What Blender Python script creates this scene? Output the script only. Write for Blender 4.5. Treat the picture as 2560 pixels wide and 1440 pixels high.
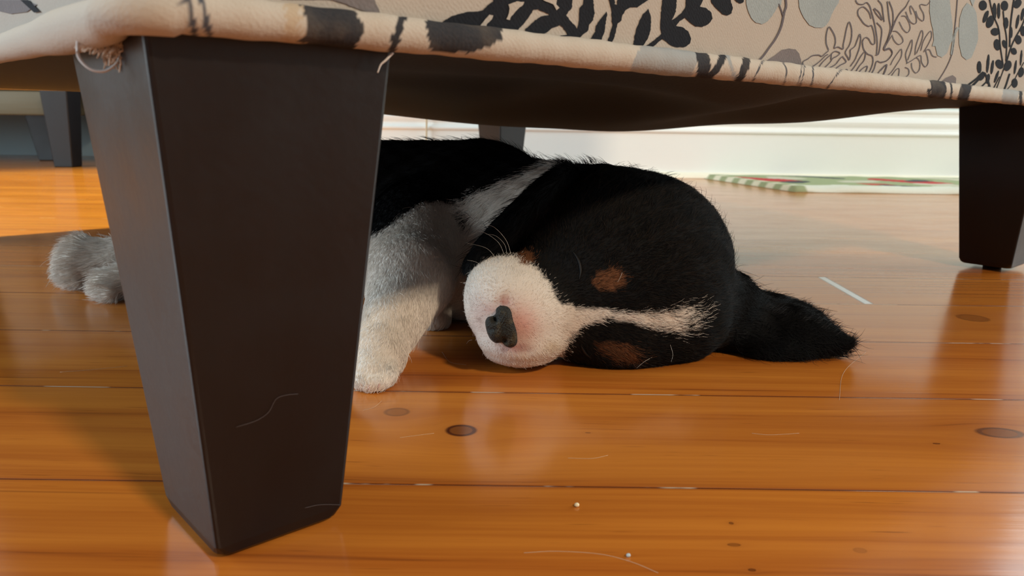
import bpy, bmesh, math, random
import numpy as np
from mathutils import Vector, Matrix
from mathutils.geometry import tessellate_polygon
SC = bpy.context.scene
for o in list(bpy.data.objects): bpy.data.objects.remove(o)

# ------------------------------------------------------------------ camera
CAM_H, FPX, PITCH, ROLL = 0.15, 1960.0, math.radians(12.7), math.radians(0.8)
_f = np.array([0, math.cos(PITCH), -math.sin(PITCH)])
_u = np.array([0, math.sin(PITCH), math.cos(PITCH)])
_r = np.array([1.0, 0, 0])
RT = _r*math.cos(ROLL)+_u*math.sin(ROLL)
UP = -_r*math.sin(ROLL)+_u*math.cos(ROLL)
EYE = np.array([0, 0, CAM_H])
cd = bpy.data.cameras.new('camera'); cam = bpy.data.objects.new('camera', cd)
SC.collection.objects.link(cam); SC.camera = cam
cam.matrix_world = Matrix(((RT[0], UP[0], -_f[0], 0), (RT[1], UP[1], -_f[1], 0), (RT[2], UP[2], -_f[2], CAM_H), (0, 0, 0, 1)))
cd.sensor_width = 36; cd.lens = 36*FPX/2560; cd.clip_start = 0.01
cd.dof.use_dof = True; cd.dof.focus_distance = 0.43; cd.dof.aperture_fstop = 19

def at(px, py, Y):                       # point seen at that place of the photograph, at depth Y
    d = _f+RT*(px-1280)/FPX-UP*(py-720)/FPX
    return EYE+d*(Y/d[1])
def atz(px, py, z=0.0):
    d = _f+RT*(px-1280)/FPX-UP*(py-720)/FPX
    return EYE+d*((z-CAM_H)/d[2])
def proj(P):
    d = P-EYE; z = d@_f
    return np.stack([1280+FPX*(d@RT)/z, 720-FPX*(d@UP)/z], -1)

# ------------------------------------------------------------------ light
SC.view_settings.view_transform = 'Standard'; SC.view_settings.look = 'None'
SC.view_settings.gamma = 1; SC.view_settings.exposure = 0.0
w = bpy.data.worlds.new('world'); SC.world = w; w.use_nodes = True
w.node_tree.nodes['Background'].inputs[0].default_value = (0.80, 0.90, 1.0, 1)
w.node_tree.nodes['Background'].inputs[1].default_value = 0.22
def area(name, loc, aim, size, power, col, sy=None):
    l = bpy.data.lights.new(name, 'AREA'); l.energy = power; l.color = col; l.size = size
    if sy: l.shape = 'RECTANGLE'; l.size_y = sy
    o = bpy.data.objects.new(name, l); SC.collection.objects.link(o); o.location = loc
    o.rotation_euler = (Vector(aim)-Vector(loc)).to_track_quat('-Z', 'Y').to_euler(); return o
area('lamp_front', (1.15, -1.20, 1.62), (0.05, 0.45, 0), 0.16, 40, (1.0, 0.82, 0.60))
area('window_right', (2.95, 1.08, .97), (0.5, 1.30, 0.25), 1.55, 66, (0.78, 0.96, 1.0), 1.85)
area('window_back', (1.85, 1.86, 1.00), (1.75, 0.2, 0.6), 1.3, 20, (0.86, 0.95, 1.0), 1.5)
area('fill_left', (-2.9, 0.22, .95), (-0.2, 0.45, 0.1), 2.4, 125, (0.72, 0.90, 1.0), 1.5)  # added cool fill from the left, brightens the near leg and left floor
l = bpy.data.lights.new('lamp_left', 'SPOT'); l.energy = 520; l.color = (0.95, 1.0, 0.38); l.spot_size = math.radians(38); l.spot_blend = 0.5; l.shadow_soft_size = 0.06
o = bpy.data.objects.new('lamp_left', l); SC.collection.objects.link(o); o.location = (-0.95, 1.30, 2.3)
o.rotation_euler = (Vector((-0.80, 1.28, 0))-Vector(o.location)).to_track_quat('-Z', 'Y').to_euler()

# ------------------------------------------------------------------ helpers
C = SC.collection
def new_mat(name, col=(.5, .5, .5), rough=.5, spec=.5, bump=None):
    m = bpy.data.materials.new(name); m.use_nodes = True
    b = m.node_tree.nodes['Principled BSDF']
    b.inputs['Base Color'].default_value = (*col, 1); b.inputs['Roughness'].default_value = rough
    b.inputs['Specular IOR Level'].default_value = spec
    return m
class NT:
    def __init__(s, m): s.m = m; s.t = m.node_tree; s.n = s.t.nodes; s.l = s.t.links; s.b = s.n['Principled BSDF']
    def node(s, typ, ins=None, **kw):
        x = s.n.new(typ)
        for k, v in kw.items(): setattr(x, k, v)
        for k, v in (ins or {}).items():
            if isinstance(v, bpy.types.NodeSocket): s.l.new(v, x.inputs[k])
            else: x.inputs[k].default_value = v
        return x
    def math(s, op, a, b=0.0, c=0.0):
        return s.node('ShaderNodeMath', {0: a, 1: b, 2: c}, operation=op).outputs[0]
    def mix(s, f, a, b):
        x = s.node('ShaderNodeMix', data_type='RGBA')
        for i, v in ((0, f), (6, a), (7, b)):
            if isinstance(v, bpy.types.NodeSocket): s.l.new(v, x.inputs[i])
            else: x.inputs[i].default_value = v if i == 0 else (*v, 1)
        return x.outputs[2]
    def ss(s, v, a, b):
        x = s.node('ShaderNodeMapRange', {0: v, 1: a, 2: b}, interpolation_type='SMOOTHSTEP'); return x.outputs[0]
    def coords(s): return s.node('ShaderNodeTexCoord').outputs['Object']
    def scaled(s, v, sc, loc=(0, 0, 0)): return s.node('ShaderNodeMapping', {0: v, 'Scale': sc, 'Location': loc}).outputs[0]
    def noise(s, v, scale, detail=3, rough=.5, dist=0):
        return s.node('ShaderNodeTexNoise', {'Vector': v, 'Scale': scale, 'Detail': detail, 'Roughness': rough, 'Distortion': dist}).outputs[0]
    def bump(s, h, strength, dist): s.l.new(s.node('ShaderNodeBump', {'Height': h, 'Strength': strength, 'Distance': dist}).outputs[0], s.b.inputs['Normal'])
    def out(s, name, v): s.l.new(v, s.b.inputs[name])

def link(name, me, mats, parent=None, smooth=True):
    o = bpy.data.objects.new(name, me); C.objects.link(o)
    for m in (mats if isinstance(mats, (list, tuple)) else [mats]): me.materials.append(m)
    if smooth: me.polygons.foreach_set('use_smooth', [True]*len(me.polygons))
    if parent: o.parent = parent
    return o
def obj(name, bm, mats, parent=None, smooth=True):
    me = bpy.data.meshes.new(name); bmesh.ops.recalc_face_normals(bm, faces=bm.faces[:]); bm.to_mesh(me); bm.free()
    return link(name, me, mats, parent, smooth)
def tag(o, label, cat=None, group=None, kind=None):
    o['label'] = label
    if cat: o['category'] = cat
    if group: o['group'] = group
    if kind: o['kind'] = kind
    return o
def struct(o, label=None):
    o['kind'] = 'structure'
    if label: o['label'] = label
    return o
def box(bm, lo, hi, M=None, bev=0, seg=2):
    vs = [bm.verts.new((x, y, z)) for x in (lo[0], hi[0]) for y in (lo[1], hi[1]) for z in (lo[2], hi[2])]
    fs = [bm.faces.new([vs[i] for i in q]) for q in ((0, 1, 3, 2), (4, 6, 7, 5), (0, 4, 5, 1), (2, 3, 7, 6), (0, 2, 6, 4), (1, 5, 7, 3))]
    if M: bmesh.ops.transform(bm, matrix=M, verts=vs)
    if bev:
        es = {e for f in fs for e in f.edges}
        bmesh.ops.bevel(bm, geom=list(es), offset=bev, segments=seg, profile=.5, affect='EDGES')
def tube(bm, pts, rad, n=8, cap=True):
    pts = [Vector(p) for p in pts]; rings = []
    up = Vector((0.13, 0.21, 1)).normalized()
    for i, p in enumerate(pts):
        t = (pts[min(i+1, len(pts)-1)]-pts[max(i-1, 0)]).normalized()
        a = t.cross(up); a = a.normalized() if a.length > 1e-4 else Vector((1, 0, 0)); b = t.cross(a)
        r = rad(i/(len(pts)-1)) if callable(rad) else rad
        rings.append([bm.verts.new(p+(a*math.cos(k*2*math.pi/n)+b*math.sin(k*2*math.pi/n))*r) for k in range(n)])
    for A, B in zip(rings, rings[1:]):
        for k in range(n): bm.faces.new((A[k], A[(k+1) % n], B[(k+1) % n], B[k]))
    if cap: bm.faces.new(rings[0][::-1]); bm.faces.new(rings[-1])
def spline(pts, n):                      # Catmull-Rom through points
    P = np.array(pts, float); P = np.vstack([2*P[0]-P[1], P, 2*P[-1]-P[-2]]); out = []
    m = len(P)-3
    for t in np.linspace(0, m-1e-6, n):
        i = int(t); f = t-i; a, b, c, d = P[i:i+4]
        out.append(.5*((2*b)+(-a+c)*f+(2*a-5*b+4*c-d)*f*f+(-a+3*b-3*c+d)*f**3))
    return np.array(out)

# ------------------------------------------------------------------ floor
def floor_mat():
    m = new_mat('varnished_pine_boards', (.4, .15, .04), .25); t = NT(m)
    co = t.coords(); sep = t.node('ShaderNodeSeparateXYZ', {0: co}); X, Y = sep.outputs[0], sep.outputs[1]
    wob = t.math('MULTIPLY', t.math('SUBTRACT', t.noise(t.scaled(co, (3, 0, 0)), 1, 2), .5), .003)
    Yw = t.math('ADD', Y, wob)
    k = t.math('DIVIDE', t.math('SUBTRACT', Yw, 0.2962), 0.1090)
    idx = t.math('FLOOR', k); fr = t.math('SUBTRACT', k, idx)
    d = t.math('MULTIPLY', t.math('MINIMUM', fr, t.math('SUBTRACT', 1.0, fr)), 0.109)      # metres to the nearest seam
    rnd = t.node('ShaderNodeTexWhiteNoise', {'W': idx}, noise_dimensions='1D').outputs[0]
    off = t.node('ShaderNodeCombineXYZ', {0: t.math('MULTIPLY', rnd, 37.0), 1: t.math('MULTIPLY', rnd, 11.0)}).outputs[0]
    v = t.node('ShaderNodeVectorMath', {0: co, 1: off}, operation='ADD').outputs[0]
    # knots: board figure bends round them
    knots = [((1153, 1076), .0068, .0064, 1.0), ((992, 1030), .0060, .0052, .55), ((2500, 1082), .0105, .0060, .8), ((2432, 795), .0105, .010, .5),
             ((2341, 1109), .0016, .0007, .9), ((1835, 1362), .0022, .0010, .6), ((1880, 1425), .0012, .0008, .9), ((1828, 1308), .0008, .0008, .8),
             ((2150, 1376), .0022, .0016, .3), ((640, 905), .004, .002, .5), ((2120, 737), .004, .0018, .35), ((1470, 1082), .0012, .0005, .7)]
    kd = None; bend = None; kcol = None
    for (px, py), rx, ry, st in knots:
        p = atz(px, py)
        dx = t.math('DIVIDE', t.math('SUBTRACT', X, p[0]), rx); dy = t.math('DIVIDE', t.math('SUBTRACT', Y, p[1]), ry)
        r2 = t.math('ADD', t.math('MULTIPLY', dx, dx), t.math('MULTIPLY', dy, dy))
        core = t.math('MULTIPLY', t.math('ADD', t.math('MULTIPLY', t.ss(r2, 1.5, 0.8), .74), t.math('MULTIPLY', t.ss(t.math('ABSOLUTE', t.math('SUBTRACT', r2, 1.0)), .55, .1), .4)), st)
        halo = t.math('MULTIPLY', t.math('DIVIDE', 1.0, t.math('ADD', 1.0, t.math('MULTIPLY', r2, .35))), st)
        kcol = core if kcol is None else t.math('MAXIMUM', kcol, core)
        bb = t.math('MULTIPLY', halo, t.math('MULTIPLY', dy, ry*1.6))
        bend = bb if bend is None else t.math('ADD', bend, bb)
        kd = halo if kd is None else t.math('MAXIMUM', kd, halo)
    sb = t.node('ShaderNodeCombineXYZ', {1: bend}).outputs[0]
    v2 = t.node('ShaderNodeVectorMath', {0: v, 1: sb}, operation='SUBTRACT').outputs[0]
    g1 = t.noise(t.scaled(v2, (2.2, 60, 1)), 1, 5, .6, .6)
    g2 = t.noise(t.scaled(v2, (6, 330, 1)), 1, 4, .6)
    g3 = t.noise(t.scaled(v2, (1.2, 16, 1)), 1, 2, .5, .3)
    fig = t.math('ADD', t.math('MULTIPLY', g1, .55), t.math('ADD', t.math('MULTIPLY', g3, .35), t.math('MULTIPLY', g2, .25)))
    c = t.mix(t.ss(fig, .38, .78), (.57, .185, .024), (.35, .083, .010))
    c = t.mix(t.math('MULTIPLY', t.ss(t.math('ADD', t.math('MULTIPLY', g1, .6), t.math('MULTIPLY', g2, .4)), .57, .68), .7), c, (.17, .04, .009))
    c = t.mix(t.math('MULTIPLY', rnd, .28), c, (.50, .20, .045))
    c = t.mix(t.math('MULTIPLY', kd, .55), c, (.30, .085, .015))
    c = t.mix(t.math('MULTIPLY', kcol, .9), c, (.060, .012, .004))
    # seams, with pale filler showing in stretches
    near = t.ss(Y, 3.0, .3)
    seam = t.ss(d, .0008, .0003)
    gap = t.ss(t.noise(t.scaled(co, (18, 9, 1)), 1, 3, .6), .53, .57)
    filler = t.math('MULTIPLY', t.ss(t.math('ABSOLUTE', t.math('SUBTRACT', d, .0003)), .0005, .0002), gap)
    c = t.mix(t.math('MULTIPLY', t.ss(d, .003, .0006), .35), c, (.25, .05, .01))
    c = t.mix(t.math('MULTIPLY', seam, .8), c, (.10, .022, .008))
    c = t.mix(t.math('MULTIPLY', filler, .65), c, (.70, .52, .36))
    # butt joint between two board ends, bluish reflected light painted into its colour
    pj = atz(2118, 729)
    jd = t.math('ABSOLUTE', t.math('SUBTRACT', X, t.math('ADD', float(pj[0]), t.math('MULTIPLY', t.math('SUBTRACT', Y, float(pj[1])), 0.02))))
    jin = t.math('MULTIPLY', t.math('GREATER_THAN', Y, .6250), t.math('LESS_THAN', Y, .7315))
    joint = t.math('MULTIPLY', t.ss(jd, .0042, .0028), jin)
    dash = t.ss(t.noise(t.scaled(v2, (26, 620, 1)), 1, 2, .5), .66, .76); c = t.mix(t.math('MULTIPLY', dash, .55), c, (.13, .03, .008))
    line = t.ss(t.noise(t.scaled(v2, (1.6, 150, 1)), 1, 2, .4), .66, .72); c = t.mix(t.math('MULTIPLY', line, .45), c, (.17, .045, .010))
    vo = t.node('ShaderNodeTexVoronoi', {'Vector': t.scaled(co, (26, 26, 1)), 'Scale': 1.0, 'Randomness': 1.0}); rv = t.node('ShaderNodeSeparateXYZ', {0: vo.outputs['Color']}).outputs[0]
    speck = t.math('MULTIPLY', t.ss(vo.outputs['Distance'], .014, .008), t.math('GREATER_THAN', rv, .72)); c = t.mix(t.math('MULTIPLY', speck, .6), c, (.75, .62, .48))
    c = t.mix(joint, c, (.72, .76, .84)); c = t.mix(t.math('MULTIPLY', t.math('MULTIPLY', t.ss(t.math('ABSOLUTE', t.math('SUBTRACT', jd, .0036)), .0012, .0004), jin), .6), c, (.12, .10, .12))
    t.out('Base Color', c)
    sm = t.noise(t.scaled(co, (9, 22, 1)), 1, 5, .6)
    r = t.math('ADD', .07, t.math('MULTIPLY', sm, .20)); t.out('Roughness', r)
    h = t.math('SUBTRACT', t.math('ADD', t.math('MULTIPLY', g2, .12), t.math('MULTIPLY', t.noise(t.scaled(co, (5, 14, 1)), 1, 3), .9)), t.math('MULTIPLY', seam, 1.2))
    t.bump(h, .35, .0008)
    t.b.inputs['Specular IOR Level'].default_value = .75
    return m
def plane(name, a, b, c_, d_, m, parent=None):
    bm = bmesh.new(); bm.faces.new([bm.verts.new(p) for p in (a, b, c_, d_)]); return obj(name, bm, m, parent, False)
M_floor = floor_mat()
bm = bmesh.new(); box(bm, (-3.2, -2.2, -.02), (3.2, 2.9, 0)); struct(obj('floor', bm, M_floor, None, False), 'varnished orange pine board floor')

# ------------------------------------------------------------------ walls and skirting
M_wall = new_mat('wall_paint', (.60, .68, .64), .6); t = NT(M_wall); t.bump(t.noise(t.coords(), 160, 3), .15, .001)
M_white = new_mat('white_gloss_paint', (.88, .88, .84), .35); t = NT(M_white); t.bump(t.noise(t.coords(), 30, 3), .06, .002)
M_plain = new_mat('pale_room_paint', (.55, .52, .47), .7)
WY = 1.905
def wallbox(name, lo, hi, m=M_wall, lab=None):
    bm = bmesh.new(); box(bm, lo, hi); return struct(obj(name, bm, m, None, False), lab)
wallbox('wall_back', (-.90, WY, 0), (3.2, WY+.1, 2.5), M_wall, 'pale grey-green wall behind the puppy')
wallbox('wall_left', (-3.2, 2.42, 0), (-.90, 2.52, 2.5), new_mat('alcove_paint_with_shade', (.30, .36, .36), .6), 'wall of the recess at the left, shade put into its grey')  # shade of the recess is put into this darker wall colour
wallbox('wall_right', (3.1, -2.2, 0), (3.2, WY, 2.5), M_plain)
wallbox('wall_side', (-3.2, -2.2, 0), (-3.1, 2.42, 2.5), M_plain)
def profile(name, prof, x0, x1, yw, m, lab):
    bm = bmesh.new(); A = [bm.verts.new((x0, yw-p[0], p[1])) for p in prof]; B = [bm.verts.new((x1, yw-p[0], p[1])) for p in prof]
    for i in range(len(prof)-1): bm.faces.new((A[i], B[i], B[i+1], A[i+1]))
    bm.faces.new((A[-1], B[-1], B[0], A[0])); bm.faces.new(A); bm.faces.new(B[::-1])
    o = obj(name, bm, m, None, False)
    bv = o.modifiers.new('soft', 'BEVEL'); bv.width = .0008; bv.segments = 2
    return struct(o, lab)
prof = [(0, 0), (.016, 0), (.016, .104), (.0205, .106), (.022, .110), (.0205, .1135), (.014, .115), (.0125, .122), (.0155, .129), (.0165, .135), (.013, .143), (.007, .148), (.0065, .156), (.0095, .159), (.0095, .164), (.003, .167), (0, .167)]
profile('baseboard_back', prof, -.90, 3.1, WY, M_white, 'white moulded skirting board along the back wall')
q = [(.016, 0), (.030, 0)]+[(.016+.014*math.cos(a), .014*math.sin(a)) for a in np.linspace(0.15, math.pi/2, 8)]
profile('trim_1', q, -.90, 3.1, WY, new_mat('cream_quarter_round', (.90, .84, .68), .4), 'cream quarter-round strip at the foot of the skirting')
profile('baseboard_left', [(0, 0), (.02, 0), (.02, .13), (0, .14)], -3.1, -.9, 2.42, new_mat('skirting_with_shade', (.22, .28, .29), .5), 'skirting in the recess, shade put into its grey')  # skirting colour darkened to stand for the shadow in the recess
# thin cord hanging in front of the skirting
bm = bmesh.new(); pc = at(1064, 300, WY-.035)
tube(bm, spline([(pc[0]+.002, WY-.030, .30), (pc[0]-.001, WY-.031, .20), (pc[0]+.0015, WY-.028, .13), (pc[0], WY-.028, .06), (pc[0]+.001, WY-.035, .0025)], 24), .0022, 8)
tag(obj('cord', bm, new_mat('beige_cord', (.55, .42, .26), .6)), 'thin beige cord hanging down the white skirting left of the rear chair leg', 'cord')

# ------------------------------------------------------------------ rug
def rug():
    f0 = atz(1985, 481); b0 = at(1762, 428, WY-.032); b0[2] = 0
    f0 = np.array([f0[0], f0[1], 0]); Lr = 1.5; n, k = 260, 40; th = .011
    m = new_mat('rug_pile', (.6, .6, .5), .95, .1); t = NT(m)
    a = t.node('ShaderNodeAttribute', attribute_name='tint').outputs['Color']; t.out('Base Color', a)
    t.bump(t.noise(t.coords(), 700, 2), .8, .003)
    rnd = np.random.RandomState(4); V = []; col = []
    for j in range(k+1):
        for i in range(n+1):
            e = i/n; s = j/k
            base = f0*(1-s)+b0*s; base = base+np.array([e*Lr, 0, 0])
            z = th*min(1, (min(j, k-j)*.9+.15), (i*.9+.15))+.0018*math.sin(e*70+2*math.sin(e*23))*(1 if j < 4 else .3)
            V.append((base[0], base[1], max(z, .001)))
            c = (.42, .47, .27)
            u_, v_ = e*Lr, s
            q_ = math.sin(u_*31+3*math.sin(v_*6))+math.sin(v_*9+u_*13)
            if q_ > 1.05: c = (.70, .66, .52)
            if math.sin(u_*20-.9+v_*2.3) > .55 and .42 < v_ < .70+.1*math.sin(u_*40) : c = (.62, .07, .075)
            if math.sin(u_*24+2.2) > .7 and .22 < v_ < .36: c = (.62, .12, .10)
            if q_ < -1.45: c = (.10, .11, .12)
            if s < .17 + .012*math.sin(u_*60): c = (.86, .84, .72)
            if i < 5: c = (.86, .80, .60) if (j//3) % 2 else (.40, .44, .25)
            col.append((*c, 1))
    F = [(j*(n+1)+i, j*(n+1)+i+1, (j+1)*(n+1)+i+1, (j+1)*(n+1)+i) for j in range(k) for i in range(n)]
    nb = len(V); ring = [i for i in range(n+1)]+[(j*(n+1)+n) for j in range(1, k+1)]+[k*(n+1)+i for i in range(n-1, -1, -1)]+[j*(n+1) for j in range(k-1, 0, -1)]
    for r in ring: V.append((V[r][0], V[r][1], .0003)); col.append((.45, .33, .16, 1))
    for q1 in range(len(ring)):
        q2 = (q1+1) % len(ring); F.append((ring[q1], nb+q1, nb+q2, ring[q2]))
    F.append(tuple(range(nb, len(V))))
    me = bpy.data.meshes.new('rug'); me.from_pydata(V, [], F)
    at_ = me.color_attributes.new('tint', 'FLOAT_COLOR', 'POINT'); at_.data.foreach_set('color', np.array(col).ravel())
    tag(link('rug', me, m), 'sage green and red patterned rug with a cream border lying against the skirting', 'rug')
rug()

# ------------------------------------------------------------------ armchair
ang = math.radians(41.5); U = np.array([math.cos(ang), math.sin(ang), 0]); Vv = np.array([-math.sin(ang), math.cos(ang), 0])
NT0 = np.array([-.0987, .2161, 0.0])                     # outer corner of the near leg's top
O0 = NT0-U*.003-Vv*.003                                  # corner of the upholstered frame
LU, LV = .877, .877
chair = bpy.data.objects.new('armchair', None); C.objects.link(chair)
chair.location = O0; chair.rotation_euler = (0, 0, ang)
tag(chair, 'upholstered armchair in cream fabric with black and grey leaves standing over the sleeping puppy', 'armchair')
def loc(P):                                              # world -> chair coordinates
    P = np.asarray(P)-O0; return np.array([P@U, P@Vv, P[2]])
M_leg = new_mat('espresso_lacquer', (.006, .004, .004), .38, .4); t = NT(M_leg)
co = t.coords(); g = t.noise(t.scaled(co, (40, 40, 3)), 8, 3)
t.out('Base Color', t.mix(g, (.0035, .002, .002), (.006, .003, .003))); t.bump(t.noise(co, 260, 2), .12, .0008)
t.out('Roughness', t.math('ADD', .30, t.math('MULTIPLY', t.noise(co, 30, 4), .2)))
M_glide = new_mat('black_plastic_glide', (.01, .01, .012), .5)
def chair_leg(cx, cy, top, w=.0795, b=.046, lift=.0045, nar=0.0):
    bm = bmesh.new(); lv = [(lift, b-.005), (lift+.0015, b-.0015), (lift+.005, b), (top, w)]
    rings = []
    for z, s in lv:
        h = s/2; r = .0016 if z > lift+.002 else .0045
        ring = []
        for sx, sy, a0 in ((1, 1, 0), (-1, 1, 90), (-1, -1, 180), (1, -1, 270)):
            for k_ in range(4):
                a = math.radians(a0+k_*30); ring.append(bm.verts.new((cx+sx*(h-r)+r*math.cos(a), cy+sy*(h-r)+r*math.sin(a), z)))
        rings.append(ring)
    for A, B in zip(rings, rings[1:]):
        for i in range(16): bm.faces.new((A[i], A[(i+1) % 16], B[(i+1) % 16], B[i]))
    bm.faces.new(rings[0][::-1]); bm.faces.new(rings[-1])
    for v in bm.verts:
        if v.co.x > cx: v.co.x -= nar*max(0, 1-v.co.z/top)
    o = obj('leg', bm, M_leg, chair, False)
    me = o.data
    for p in me.polygons: p.use_smooth = False
    gb = bmesh.new(); bmesh.ops.create_cone(gb, cap_ends=True, segments=24, radius1=.0085, radius2=.0085, depth=lift+.001, matrix=Matrix.Translation((cx, cy, .0001+(lift+.001)/2)))
    obj('glide', gb, M_glide, o)
    return o
c0 = .003+.0795/2
chair_leg(c0, c0, .178, b=.0515, lift=.0008, nar=.0042)
chair_leg(c0+.786, c0, .170, b=.049)
chair_leg(c0, c0+.791, .172)
chair_leg(c0+.785, c0+.775, .172, .066, .042)
# fabric
def fabric(name, col, col2, sc=1.0, rough=.95):
    m = new_mat(name, col, rough, .15); t = NT(m); co = t.coords()
    n = t.noise(t.scaled(co, (900, 900, 900)), 1, 1); n2 = t.noise(co, 40, 3)
    t.out('Base Color', t.mix(t.math('ADD', t.math('MULTIPLY', n, .6), t.math('MULTIPLY', n2, .4)), col, col2))
    wv = t.node('ShaderNodeTexWave', {'Vector': co, 'Scale': 300.0*sc, 'Distortion': 2.0, 'Detail': 1.0}, bands_direction='DIAGONAL').outputs[1]
    t.bump(t.math('ADD', t.math('MULTIPLY', wv, .15), n), .4, .0005)
    return m
M_cream = fabric('cream_weave', (.43, .38, .33), (.35, .305, .26))
M_black = fabric('charcoal_thread', (.017, .018, .023), (.008, .009, .012))
M_grey = fabric('grey_thread', (.34, .38, .38), (.20, .23, .24))
M_line = fabric('outline_thread', (.14, .12, .13), (.09, .08, .09))
M_dk = fabric('dark_grey_thread', (.20, .17, .17), (.12, .11, .11))
FAB = [M_cream, M_black, M_grey, M_line, M_dk]
# upper upholstery (mostly above the picture)
def soft(name, lo, hi, bev, mats=M_cream, lab=None):
    bm = bmesh.new(); box(bm, lo, hi, None, bev, 4); o = obj(name, bm, mats, chair)
    if lab: o['label'] = lab
    return o
zb = .1745
PAN = (.0, .0)
soft('arm', (.012, .0, .33), (.72, .15, .60), .035); soft('arm', (.012, LV-.15, .33), (.72, LV, .60), .035)
soft('backrest', (.72, .0, .33), (LU, LV, .88), .04); soft('seat_cushion', (.0, .155, .335), (.715, LV-.155, .45), .03)
# seat frame: four upholstered faces with the woven pattern carried in the same mesh
rp = random.Random(7)
panel_bm = bmesh.new()
def zwelt(s): return .1745-.0118*s
def face_strip(p0, p1, n=60, flip=False):                # vertical skin from the piping up to z=.34
    for i in range(n):
        a = i/n; b_ = (i+1)/n; A = np.array(p0)*(1-a)+np.array(p1)*a; B = np.array(p0)*(1-b_)+np.array(p1)*b_
        for z0, z1 in ((.172, .25), (.25, .345)):
            za = zwelt(A[0]) if z0 < .2 else z0; zc = zwelt(B[0]) if z0 < .2 else z0
            vs = [panel_bm.verts.new((A[0], A[1], za)), panel_bm.verts.new((B[0], B[1], zc)), panel_bm.verts.new((B[0], B[1], z1)), panel_bm.verts.new((A[0], A[1], z1))]
            f = panel_bm.faces.new(vs); f.material_index = 0
face_strip((0, 0), (LU, 0)); face_strip((LU, 0), (LU, LV)); face_strip((LU, LV), (0, LV)); face_strip((0, LV), (0, 0))
def to_side(px, py, lift):                               # onto the long side face (local y=0)
    d = _f+RT*(px-1280)/FPX-UP*(py-720)/FPX
    P = EYE+d*(((O0-EYE)@Vv)/(d@Vv)); L = loc(P); return (L[0], -lift, L[2])
def to_front(px, py, lift):
    d = _f+RT*(px-1280)/FPX-UP*(py-720)/FPX
    P = EYE+d*(((O0-EYE)@U)/(d@U)); L = loc(P); return (-lift, L[1], L[2])
def jag(pts, amp, step=9):
    out = []
    for i in range(len(pts)):
        a, b = pts[i], pts[(i+1) % len(pts)]; L = math.hypot(b[0]-a[0], b[1]-a[1]); n = max(1, int(L/step))
        for k in range(n): out.append((a[0]+(b[0]-a[0])*k/n+rp.uniform(-amp, amp), a[1]+(b[1]-a[1])*k/n+rp.uniform(-amp, amp)))
    return out
def poly(pts, mi, lift, fn=to_side, zmin=.1705):
    P = [fn(x, y, lift) for x, y in pts]; P = [(p[0], p[1], max(p[2], zmin)) for p in P]
    vs = [panel_bm.verts.new(p) for p in P]
    for tri in tessellate_polygon([[Vector(p) for p in P]]):
        try: panel_bm.faces.new([vs[i] for i in tri]).material_index = mi
        except ValueError: pass
def crop(x0, s, pts): return [(x0+x/s, y/s) for x, y in pts]
def shape(x0, s, pts, mi, lift=.0003, amp=1.1, step=4): poly(jag(crop(x0, s, pts), amp*.8, step), mi, lift)
def stroke(pts, wpx, mi, lift=.0004, fn=to_side, n=None):
    n = n or max(6, len(pts)*5); P = spline(pts, n); t_ = np.gradient(P, axis=0); t_ /= np.linalg.norm(t_, axis=1)[:, None]+1e-9
    N = np.stack([-t_[:, 1], t_[:, 0]], 1); A = P+N*wpx/2; B = P-N*wpx/2
    va = [panel_bm.verts.new(fn(x, y, lift)) for x, y in A]; vb = [panel_bm.verts.new(fn(x, y, lift)) for x, y in B]
    for i in range(n-1): panel_bm.faces.new((va[i], vb[i], vb[i+1], va[i+1])).material_index = mi
def ell(cx, cy, rx, ry, rot, x0, s, mi, lift=.0003, amp=.5):
    a = math.radians(rot); pts = []
    for k in range(26):
        th = 2*math.pi*k/26; x = rx*math.cos(th); y = ry*math.sin(th); pts.append((cx+x*math.cos(a)-y*math.sin(a), cy+x*math.sin(a)+y*math.cos(a)))
    poly(jag(crop(x0, s, pts), amp, 6), mi, lift)
A2, A3, A4, A5 = (1000, 5.12), (1450, 5.12), (1850, 6.4), (2200, 5.539)
shape(*A2, [(345, 318), (475, 328), (560, 265), (650, 212), (760, 175), (870, 150), (985, 148), (1060, 125), (1110, 70), (1190, 20), (1205, -160), (2210, -160), (2195, 100), (2120, 190), (2160, 250), (2240, 330), (2260, 370), (2285, 300), (2290, 190), (2290, 100), (2340, 50), (2350, -160), (2450, -160), (2475, 60), (2485, 170), (2465, 260), (2420, 310), (2400, 400), (2330, 450), (2300, 480), (2330, 545), (2310, 600), (2120, 600), (1920, 510), (2010, 470), (2140, 440), (2080, 350), (2040, 320), (1960, 350), (1850, 430), (1740, 480), (1640, 480), (1590, 455), (1600, 370), (1660, 320), (1720, 260), (1800, 210), (1915, 190), (1830, 150), (1760, 120), (1700, 125), (1660, 200), (1600, 280), (1540, 340), (1490, 400), (1380, 445), (1320, 520), (1100, 520), (350, 420)], 1)
for h in ([(1130, 190), (1180, 200), (1160, 250), (1100, 310), (1060, 390), (1000, 400), (985, 370), (1030, 310), (1080, 250)],
          [(1370, 60), (1480, 20), (1580, 30), (1560, 65), (1500, 110), (1450, 170), (1410, 210), (1390, 255), (1350, 250), (1375, 180), (1390, 110)],
          [(1820, 0), (1880, -60), (2000, -60), (1985, 60), (2030, 100), (1990, 130), (1940, 50), (1850, 20)], [(1255, 400), (1310, 395), (1290, 435)]):
    shape(*A2, h, 0, .0006, .8)
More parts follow.
